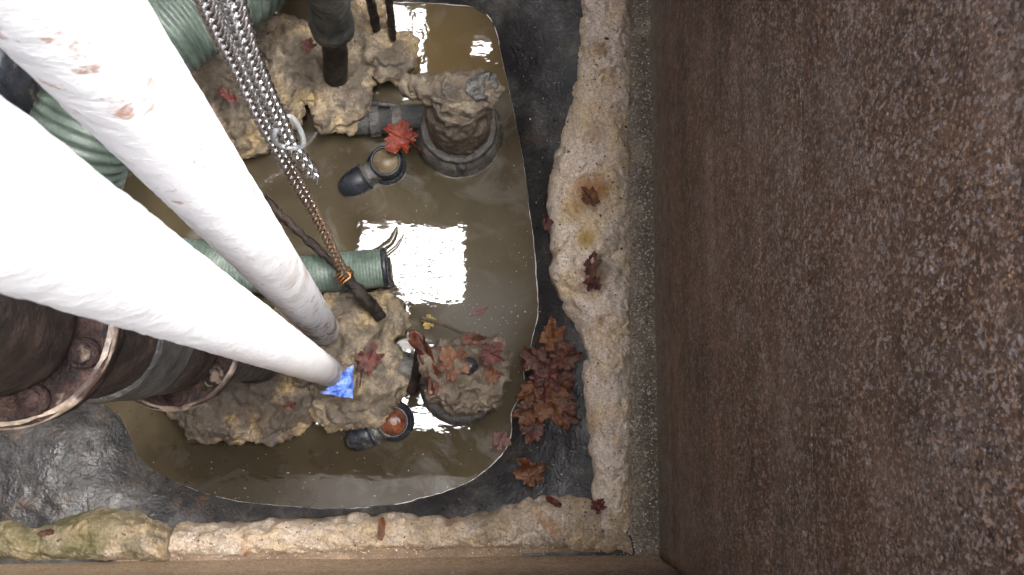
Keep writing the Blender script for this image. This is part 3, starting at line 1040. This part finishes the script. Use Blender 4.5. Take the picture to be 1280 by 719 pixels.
nA = chain([P(252, -14, .80), P(275, 40, .72), P(296, 82, .65), P(327, 150, .54), P(362, 212, .42), P(398, 275, .27), P(430, 342, .105)],
           'long steel chain turning rusty orange, tied to the rod below', 0.70)
nB = chain([P(288, -14, .80), P(308, 50, .72), P(327, 100, .64), P(350, 150, .56), P(364, 180, .51), P(384, 208, .47), P(394, 224, .45)],
           'short shiny chain hanging free on the right of the longer chain')
print('links', nA, nB)
sm_ = link_mesh('connecting_link', 0.037, 0.024, 0.0020, 'zinc')
so = bpy.data.objects.new('connecting_link', sm_)
COL.objects.link(so)
pc = P(359, 169, .53)
dr = (P(350, 140, .52) - P(378, 200, .46)).normalized()
n2 = (Vector((0, 0, CH)) - pc).normalized()
n2 = (n2 - dr * n2.dot(dr)).normalized()
so.matrix_world = Matrix.Translation(pc) @ Matrix((dr, n2.cross(dr), n2)).transposed().to_4x4()
tag(so, 'oval pale zinc connecting link holding both chains together', 'chain link')

rod = tube('rod', smooth_path([P(330, 248, .070), P(375, 292, .078), P(420, 332, .086), P(450, 366, .083), P(476, 396, .052)], 80),
           lambda t, a: 0.0045 + 0.0030 * min(1, max(0, (t - .45) * 4)), 'rust_dark', None, 16, 0.0055, 110)
tag(rod, 'dark rusted rod lying across the thin green hose', 'rod')
wp = []
for i in range(200):
    t = i / 199
    a = t * 2 * PI * 3.2
    c = P(426, 349, .088).lerp(P(438, 341, .090), t)
    e1_ = Vector((0.6, 0.75, 0.1)).normalized()
    d = (P(485, 405, .07) - P(375, 292, .078)).normalized()
    s1 = d.cross(Vector((0, 0, 1))).normalized()
    wp.append(P(431, 345, .090) + s1 * math.cos(a) * 0.0105 + Vector((0, 0, 1)) * math.sin(a) * 0.010 + d * (t - .5) * 0.012)
for i in range(40):
    wp.append(wp[-1] + Vector((0.0006 * math.cos(i * .12), 0.0004, 0.0001 * math.sin(i * .4))))
wl_ = tube('wire', wp, 0.0012, 'copper', None, 8)
tag(wl_, 'bright copper wire twisted round the rod at the chain end', 'wire')

# ------------------------------------------------------------------ pipes rising from the upper foam lump
pb = empty('pipe', P(424, 105, 0.05))
tag(pb, 'dark brown pipe with grey collar standing in the top foam lump', 'pipe')
p0, p1, p2 = P(420, 96, .055), P(416, 40, .16), P(406, -40, .34)
tube('pipe_body', smooth_path([p0, P(419, 70, .10), p1, p2], 50), 0.0145, 'rust_dark', pb, 24, 0.002, 70)
tube('collar', [p1.lerp(p2, t / 20) for t in range(2, 21)], lambda t, a: 0.0215 + (0.003 if t < 0.15 else 0), 'iron', pb, 28, 0.0022, 70)
for (xa, ya, xb, yb, r, lb) in ((471, 38, 456, -25, 0.0055, 'left of two thin dark rods standing in the top foam lobe'),
                                (491, 48, 482, -25, 0.0045, 'right of two thin dark rods, nearer the mirrored grate')):
    o = tube('rod', smooth_path([P(xa, ya, .05), P((xa + xb) / 2 + 1, (ya + yb) / 2, .10), P(xb, yb, .18)], 40), r, 'rust_dark', None, 12, 0.002, 110)
    tag(o, lb, 'rod', 'thin rods in the top foam lump')

# ------------------------------------------------------------------ valves in the water
va = empty('valve', P(573, 162, 0.0))
tag(va, 'muddy upright valve with wide ring base in the upper pool', 'valve')
c0 = P(573, 162, 0.02)
c0.z = 0
R0 = S(57, .02)
lathe('base_ring', [(0.034, -0.02), (R0, -0.02), (R0 + 0.001, 0.004), (R0 - 0.002, 0.020), (R0 - 0.008, 0.028), (0.043, 0.029), (0.038, 0.024)], c0, 'casting', va, seg=72, rough=0.003, rs=60, sub=0.004)
cl = lathe('clamp', [(0.040, 0.0), (0.0465, 0.001), (0.0480, 0.006), (0.0465, 0.012), (0.0400, 0.013)], c0 + Vector((0, 0, 0.029)), 'casting', va, seg=72, rough=0.002, rs=80, sub=0.002)
lathe('lug', [(0.0, -0.004), (0.007, -0.003), (0.0075, 0.005), (0.005, 0.009), (0.0, 0.0095)], c0 + Vector((0.004, -0.046, 0.024)), 'gasket', cl, (0.1, -0.9, 0.5), 16, 0.001, 100)
lathe('body', [(0.037, 0.0), (0.0385, 0.03), (0.0385, 0.06), (0.0375, 0.112), (0.033, 0.120), (0.030, 0.140)], c0 + Vector((0, 0, 0.02)), 'grime', va, seg=90, rough=0.009, rs=95, sub=0.003)
cc = c0 + Vector((0.005, 0.002, 0.163))
cap = blob('cap', [(cc, (0.034, 0.025, 0.012)), (cc + Vector((0.027, 0.007, 0.003)), (0.016, 0.018, 0.012)), (cc + Vector((0.014, 0.014, 0.003)), (0.020, 0.012, 0.009)),
                   (cc + Vector((-0.016, 0.007, 0.003)), (0.020, 0.018, 0.012))], 'grime', va, 0.0015, 0.009, 0.0034, 70, 260, 3.0)
tube('spout', smooth_path([cc + Vector((-0.030, 0.006, -0.004)), cc + Vector((-0.050, 0.012, -0.010)), cc + Vector((-0.066, 0.018, -0.02))], 44), lambda t, a: 0.017 - 0.005 * t, 'grime', va, 40, 0.010, 85)
blob('sludge', [(cc + Vector((0.016, 0.004, 0.011)), (0.016, 0.014, 0.005)), (cc + Vector((0.026, 0.013, 0.011)), (0.013, 0.012, 0.005)), (cc + Vector((-0.018, 0.002, 0.010)), (0.006, 0.006, 0.005))],
     'gasket', va, 0.0014, 0.006, 0.002, 90, 260, 1.0)

vb = empty('valve', P(580, 475, 0.0))
tag(vb, 'mud caked round valve under fallen leaves in the lower pool', 'valve')
d0 = P(577, 478, 0.02)
d0.z = 0
lathe('base_ring', [(0.034, -0.02), (0.052, -0.02), (0.053, 0.010), (0.051, 0.022), (0.046, 0.027), (0.036, 0.027)], d0, 'gasket', vb, seg=72, rough=0.003, rs=60, sub=0.004)
lathe('body', [(0.041, 0.0), (0.043, 0.03), (0.042, 0.06), (0.036, 0.075)], d0 + Vector((0.003, 0.004, 0.022)), 'mud', vb, seg=64, rough=0.005, rs=55, sub=0.004)
dc = d0 + Vector((0.005, 0.010, 0.092))
blob('mud_crust', [(dc, (0.047, 0.044, 0.019)), (dc + Vector((-0.020, -0.014, 0.0)), (0.030, 0.028, 0.017)), (dc + Vector((0.024, 0.012, 0.002)), (0.029, 0.029, 0.016)),
                   (dc + Vector((-0.018, 0.022, -0.003)), (0.026, 0.022, 0.014)), (dc + Vector((0.012, -0.022, 0.0)), (0.032, 0.022, 0.015)), (dc + Vector((0.040, 0.020, 0.0)), (0.014, 0.012, 0.009)), (dc + Vector((-0.040, 0.004, 0.0)), (0.012, 0.016, 0.010))], 'mud', vb, 0.0018, 0.017, 0.0034, 60, 240, 7.0)
lathe('plug', [(0.010, -0.006), (0.011, 0.0), (0.009, 0.003), (0.0, 0.0035)], dc + Vector((0.002, 0.008, 0.018)), 'black', vb, seg=8, rough=0.001, rs=100)

pa = empty('pipe_stub', P(500, 150, 0.02))
tag(pa, 'short grimy pipe joining the top foam lump to the upper valve', 'pipe')
tube('pipe_body', smooth_path([P(440, 152, .02), P(480, 150, .02), P(545, 146, .025)], 40), 0.0165, 'iron', pa, 28, 0.003, 60)
for x in (468, 496):
    a_, b_ = P(x - 6, 151, .02), P(x + 7, 150, .02)
    tube('clamp', [a_.lerp(b_, t / 6) for t in range(7)], 0.0200, 'gasket', pa, 28, 0.0015, 90)
tube('clamp_bolt', [P(462, 128, .03), P(500, 133, .03)], 0.0035, 'gasket', pa, 10, 0.0006, 100)
pd = empty('pipe_stub', P(520, 465, 0.02))
tag(pd, 'rusty pipe stub between the pole foam and the lower valve', 'pipe')
tube('pipe_body', smooth_path([P(480, 450, .02), P(515, 462, .022), P(560, 470, .022)], 40), 0.0185, 'gasket', pd, 28, 0.004, 60)
tube('clamp', smooth_path([P(514, 490, .03), P(520, 470, .045), P(524, 440, .03)], 16), 0.006, 'rust', pd, 12, 0.002, 90)


def tee(cup, nose, label, fill):
    """black plastic tee: an open cup with a rim and a bullet shaped end"""
    c = P(*cup, 0.012)
    e = empty('pipe_tee', c)
    tag(e, label, 'pipe fitting', 'black pipe fittings in the water')
    n = P(*nose, 0.006)
    d = (n - c)
    d.z = -0.002
    d.normalize()
    lathe('cup', [(0.0215, -0.028), (0.0215, -0.012), (0.0195, 0.0), (0.0195, 0.016), (0.0180, 0.0185), (0.0160, 0.0175), (0.0155, 0.012)], c, 'black', e, seg=48, rough=0.0008, rs=120, sub=0.003)
    lathe('cup_collar', [(0.0190, -0.016), (0.0245, -0.015), (0.0250, -0.008), (0.0190, -0.006)], c, 'black', e, seg=48, rough=0.0008, rs=120)
    lathe('contents', [(0.0160, 0.004), (0.0162, 0.0158), (0.0, 0.0162)], c, fill, e, seg=36, rough=0.0008, rs=90)
    L = (n - c).length
    lathe('arm', [(0.0145, 0.010), (0.0145, L * 0.52)], c + Vector((0, 0, -0.004)), 'gasket', e, d, 36, 0.0008, 100, 0, 0.004)
    lathe('arm_ring', [(0.0150, L * .46), (0.0178, L * .47), (0.0178, L * .52), (0.0150, L * .53)], c + Vector((0, 0, -0.004)), 'iron', e, d, 36, 0.0008, 100)
    lathe('nose_cap', [(0.0165, L * .53), (0.0170, L * .62), (0.0165, L * .76), (0.0140, L * .92), (0.0095, L * 1.04), (0.004, L * 1.09), (0.0, L * 1.1)], c + Vector((0, 0, -0.004)), 'black', e, d, 40, 0.0005, 100, 0, 0.003)
    return e


M['cup_silt'] = patch_mat('silt in cup', [(0.35, (0.075, 0.058, 0.034)), (0.65, (0.16, 0.12, 0.07))], 60, (0.06, 0.2), fine=200, fleck=[(90, 0.66, (0.30, 0.12, 0.05))])
M['cup_rust'] = patch_mat('rust water in cup', [(0.35, (0.040, 0.010, 0.005)), (0.65, (0.15, 0.045, 0.018))], 70, (0.05, 0.15), spec=0.6, fine=200)
tee((483, 205), (430, 236), 'black pipe tee with silt filled cup below the red leaf', 'cup_silt')
tee((492, 527), (438, 553), 'black pipe tee with rust red cup under the pole foam', 'cup_rust')

# ------------------------------------------------------------------ leaves
def outline(kind, a, seed):
    if kind == 'oval':
        return 0.55 + 0.45 * abs(math.cos(a)) ** 1.5 + 0.04 * math.sin(9 * a + seed)
    # lobed: pointed tips with ragged teeth, no two leaves alike
    a2 = a + 0.16 * math.sin(2 * a + seed * 1.3) + 0.10 * math.sin(3 * a + seed)
    w = (math.cos(a2 * 5) + 1) / 2
    base = 0.54 + 0.34 * w ** 1.15 * (0.8 + 0.25 * math.sin(a + seed * 2.1))
    base *= 0.84 + 0.16 * math.cos(a)
    base += 0.05 * math.sin(a * 12 + seed) + 0.03 * math.sin(a * 19 + seed * 2) + 0.012 * math.sin(a * 33 + seed * 3)
    return max(0.15, base)


def leaf(px, py, z, r, rot, mat, label, kind='lobed', curl=0.25, tilt=(0, 0), cat='leaf', stem=True, group=None, seed=None, asp=1.0):
    seed = random.uniform(0, 6) if seed is None else seed
    rr = S(r, z)
    c = P(px, py, z)
    na, nr = 110, 8
    vs = [Vector((0, 0, 0))]
    fs = []
    ca, sa = math.cos(rot), math.sin(rot)
    for k in range(1, nr + 1):
        for j in range(na):
            a = 2 * PI * j / na
            q = outline(kind, a, seed) * rr * k / nr
            x, y = math.cos(a) * q, math.sin(a) * q * asp
            rel = math.hypot(x, y) / rr
            h = curl * rr * (rel ** 2) * (0.75 + 0.9 * fbm((math.cos(a), math.sin(a), seed), 1.3, 2, seed))
            h += 0.16 * rr * fbm((x / rr, y / rr, seed), 2.6, 3, seed) - 0.05 * rr * math.exp(-(y / rr / 0.08) ** 2)
            h += 0.05 * rr * abs(math.sin(a * 2.5)) * rel
            vs.append(Vector((x, y, h)))
    for j in range(na):
        fs.append((0, 1 + j, 1 + (j + 1) % na))
    for k in range(nr - 1):
        for j in range(na):
            l = (j + 1) % na
            fs.append((1 + k * na + j, 1 + (k + 1) * na + j, 1 + (k + 1) * na + l, 1 + k * na + l))
    if stem:
        b = len(vs)
        L0, L1 = -0.3 * rr, -1.05 * rr
        for t in range(7):
            x = L0 + (L1 - L0) * t / 6
            y = 0.08 * rr * math.sin(t / 6 * 2 + seed)
            w = 0.03 * rr
            for dy, dz in ((-w, 0), (0, w), (w, 0)):
                vs.append(Vector((x, y + dy, 0.04 * rr + dz + curl * rr * 0.3 * (t / 6) ** 2)))
        for t in range(6):
            for s in range(3):
                u = (s + 1) % 3
                fs.append((b + t * 3 + s, b + t * 3 + u, b + (t + 1) * 3 + u, b + (t + 1) * 3 + s))
    rotm = Matrix.Rotation(rot, 3, 'Z')
    tl = Matrix.Rotation(tilt[0], 3, 'X') @ Matrix.Rotation(tilt[1], 3, 'Y')
    vs = [c + tl @ (rotm @ v) for v in vs]
    o = mesh_obj('leaf', vs, fs, mat)
    sd = o.modifiers.new('thick', 'SOLIDIFY')
    sd.thickness = 0.0006
    return tag(o, label, cat, group)


leaf(503, 172, .045, 34, 2.6, 'leaf_red', 'bright wet red leaf between the upper valve and black tee', curl=.32)
leaf(459, 452, .078, 32, 1.3, 'leaf_dark', 'dark red star shaped leaf on foam beside the blue tape', curl=.15, asp=.75)
leaf(566, 456, .116, 33, 0.9, 'leaf_orange', 'orange tan leaf lying flat on the mud caked valve', curl=.12, stem=False)
leaf(611, 442, .116, 25, -0.5, 'leaf_dark', 'dark red leaf on the right half of the muddy valve', curl=.22, stem=False)
leaf(536, 452, .10, 42, 1.95, 'leaf_brown', 'long curled brown leaf against the left side of the muddy valve', 'oval', .5, (0.2, -0.5), asp=.42)
leaf(588, 424, .112, 26, 0.2, 'leaf_brown', 'shrivelled leaf at the upper rim of the muddy valve', curl=.25, asp=.5, stem=False)
leaf(615, 470, .113, 16, 1.6, 'leaf_orange', 'small orange leaf scrap at lower right on the muddy valve', curl=.25, stem=False)
leaf(537, 402, .012, 14, 2.9, 'leaf_yellow', 'small yellow leaf with long stalk floating above the muddy valve', curl=.2)
G = 'leaves heaped on the wet liner'
pile = [(690, 425, 27, 1.7, 'leaf_orange', 'orange leaf at the top of the heap beside the foam bead'),
        (703, 448, 26, 0.2, 'leaf_brown', 'faded red brown leaf on the right side of the heap'),
        (672, 452, 24, 2.4, 'leaf_brown', 'narrow brown leaf hugging the pale waterline in the heap'),
        (684, 470, 28, 4.4, 'leaf_dark', 'darkest red leaf in the middle of the heap'),
        (697, 480, 26, 5.6, 'leaf_brown', 'glossy brown leaf right of the heap centre'),
        (668, 488, 24, 3.5, 'leaf_orange', 'orange leaf at the left edge of the heap by the water'),
        (686, 500, 33, 5.2, 'leaf_orange', 'largest orange leaf low in the heap with a shine spot'),
        (662, 515, 24, 3.3, 'leaf_orange', 'pointed orange leaf reaching over the pale waterline'),
        (704, 518, 22, 5.9, 'leaf_brown', 'ragged reddish leaf at the lower right of the heap'),
        (668, 532, 27, 4.3, 'leaf_brown', 'thin torn brown leaf trailing from the bottom of the heap')]
for k, (x, y, r, rot, m, lb) in enumerate(pile):
    leaf(x, y, .022 + .0028 * (k % 4) + 0.0004 * max(0, x - 660), r * 1.35, rot, m, lb, curl=random.uniform(-.02, .16), asp=random.uniform(.6, .95), tilt=(random.uniform(-.15, .15), random.uniform(-.35, -.05)), group=G, stem=False)
leaf(664, 594, .040, 30, 2.0, 'leaf_orange', 'single spiky orange brown leaf on the liner in the lower right corner', curl=.3, stem=False)
leaf(625, 551, .006, 19, 1.0, 'leaf_pink', 'small pinkish leaf touching the pale waterline', curl=.35)
leaf(598, 390, .003, 16, 0.4, 'leaf_pink', 'faded pink leaf scraps floating above the muddy valve', curl=.1, asp=.5)
leaf(739, 333, .078, 26, 1.4, 'leaf_brown', 'red brown leaf stuck on the widest part of the upright foam bead', curl=.15, asp=.6, stem=False)
leaf(742, 352, .078, 17, 4.2, 'leaf_dark', 'dark torn leaf just under another on the upright foam bead', curl=.15, stem=False)
leaf(740, 248, .078, 23, 2.3, 'leaf_orange', 'amber leaf pressed onto the upper part of the upright foam bead', curl=.05, stem=False, asp=.7)
leaf(684, 281, .050, 17, 1.5, 'leaf_dark', 'dark red leaf clinging to the left edge of the upright foam bead', curl=.2, stem=False, asp=.6)
leaf(692, 627, .066, 11, 2.6, 'leaf_dark', 'tiny dark leaf on the hump of the lower foam bead', 'oval', .2, asp=.6, stem=False)
leaf(747, 633, .078, 15, 1.0, 'leaf_dark', 'dark maroon leaf in the corner where the foam beads meet', curl=.2, stem=False)
leaf(477, 661, .064, 14, 1.5, 'leaf_orange', 'small upright orange leaf on the lower foam bead', 'oval', .2, asp=.5, stem=False)
leaf(58, 666, .074, 10, 0.2, 'leaf_brown', 'small brown leaf on the mossy foam bead', 'oval', .2, asp=.6, stem=False)
leaf(285, 119, .088, 14, -0.7, 'leaf_dark', 'small oval red leaf left of the chain on the top foam lump', 'oval', .15, asp=.7, stem=False)
leaf(384, 58, .098, 15, 1.2, 'leaf_dark', 'crumpled dark red leaf on the top foam lump beside the brown pipe', curl=.35, stem=False)
leaf(360, 508, .080, 14, .3, 'leaf_brown', 'dull brown leaf scrap on the dirty foam under the near pole', curl=.3, asp=.6, stem=False)

tw_ = tube('twig', smooth_path([P(528, 398, .012), P(550, 404, .04), P(572, 414, .07), P(590, 420, .10)], 24), lambda t, a: 0.0026 - 0.001 * t, 'mud', None, 8, 0.0012, 120)
tag(tw_, 'thin brown twig leaning on the upper rim of the muddy valve', 'twig')


def arc(cx, cy, r, a0, a1, wid, label):
    pts = []
    for i in range(60):
        a = a0 + (a1 - a0) * i / 59
        p = P(cx + r * math.cos(a), cy - r * math.sin(a), 0)
        p.z = -wid * 0.45
        pts.append(p + Vector((fbm(p, 60, 2, 3), fbm(p, 60, 2, 9), 0)) * 0.002)
    o = tube('water_film', pts, lambda t, a: max(0.0004, wid * math.sin(PI * t) ** 0.6), 'water', None, 14)
    o['kind'] = 'stuff'
    o['label'] = label


arc(450, 272, 48, -1.7, -0.1, 0.0060, 'raised curved film on the water beside the bright reflection')
arc(448, 268, 62, -1.5, -0.3, 0.0030, 'thin outer ripple of the curved film on the water')

# crumbs of foam, grit and leaf litter strewn over liner, ledge and beads
def crumbs(name, spots, mat, label):
    vs, fs = [], []
    for c, r in spots:
        b = len(vs)
        q = Quaternion((random.random(), random.random(), random.random(), random.random())).normalized()
        for d in ((1, 0, 0), (-1, 0, 0), (0, 1, 0), (0, -1, 0), (0, 0, 1), (0, 0, -1)):
            vs.append(c + q @ (Vector(d) * r * random.uniform(.5, 1.3)))
        for f in ((0, 2, 4), (2, 1, 4), (1, 3, 4), (3, 0, 4), (2, 0, 5), (1, 2, 5), (3, 1, 5), (0, 3, 5)):
            fs.append(tuple(b + k for k in f))
    o = mesh_obj(name, vs, fs, mat, None, False)
    o['kind'] = 'stuff'
    o['label'] = label


dgr = bpy.context.evaluated_depsgraph_get()
dgr.update()


def drop(px, py):
    o_ = Vector((0, 0, CH))
    t_ = P(px, py, 0)
    hit, loc, nrm_, fi, ob, mw = sc.ray_cast(dgr, o_, (t_ - o_).normalized())
    return loc if hit and ob.name.split('.')[0] in ('ground', 'water', 'footing', 'foam_bead', 'foam_lump') else None


def strew(n, box_, rmin, rmax):
    out = []
    for _ in range(n):
        c = drop(random.uniform(box_[0], box_[2]), random.uniform(box_[1], box_[3]))
        if c is not None:
            out.append((c, random.uniform(rmin, rmax) * random.uniform(.6, 1)))
    return out


crumbs('grit', strew(500, (776, 0, 822, 690), .0006, .0018) + strew(420, (215, 676, 800, 700), .0005, .0015) + strew(160, (640, 0, 730, 640), .0004, .0013),
       'foam', 'pale grit strewn along the foot of the walls')
crumbs('litter', strew(90, (636, 390, 735, 620), .0007, .0022) + strew(120, (0, 500, 200, 640), .0006, .002) + strew(70, (200, 540, 660, 640), .0005, .0014)
       + strew(150, (690, 0, 790, 690), .0005, .0016) + strew(120, (230, 640, 760, 690), .0005, .0016) + strew(60, (250, 20, 520, 540), .0005, .0014),
       'leaf_brown', 'dark leaf crumbs and dirt scattered over liner and foam')
crumbs('scum', strew(70, (300, 190, 660, 400), .0004, .0011) + strew(60, (200, 540, 640, 625), .0004, .0011) + strew(50, (560, 370, 650, 420), .0005, .0016),
       'film', 'specks of pale scum floating on the water')

# ------------------------------------------------------------------ light
w = bpy.data.worlds.new('World')
sc.world = w
w.use_nodes = True
nt = w.node_tree
bg = nt.nodes['Background']
sky = nt.nodes.new('ShaderNodeTexSky')
sky.sky_type = 'NISHITA'
sky.sun_disc = False
EL, AZ = math.radians(70), math.radians(75)
sky.sun_elevation = EL
sky.sun_rotation = AZ
sky.air_density = 1.0
sky.dust_density = 8.0
hs = nt.nodes.new('ShaderNodeHueSaturation')
hs.inputs['Saturation'].default_value = 0.35
nt.links.new(sky.outputs[0], hs.inputs['Color'])
nt.links.new(hs.outputs[0], bg.inputs['Color'])
bg.inputs['Strength'].default_value = 0.15
sd = bpy.data.lights.new('sun', 'SUN')
sd.energy = 1.5
sd.angle = math.radians(58)
sd.color = (1.0, 0.99, 0.975)
so_ = bpy.data.objects.new('sun', sd)
COL.objects.link(so_)
dv = Vector((math.sin(AZ) * math.cos(EL), math.cos(AZ) * math.cos(EL), math.sin(EL)))
so_.rotation_euler = dv.to_track_quat('Z', 'Y').to_euler()
so_.location = dv * 6

sc.view_settings.view_transform = 'Standard'
sc.view_settings.look = 'None'
sc.view_settings.exposure = 3.5
sc.view_settings.gamma = 1
sc.render.engine = 'CYCLES'
sc.cycles.use_denoising = True
sc.cycles.max_bounces = 8
sc.cycles.diffuse_bounces = 5
sc.cycles.sample_clamp_indirect = 8
sc.cycles.caustics_reflective = False
sc.cycles.caustics_refractive = False
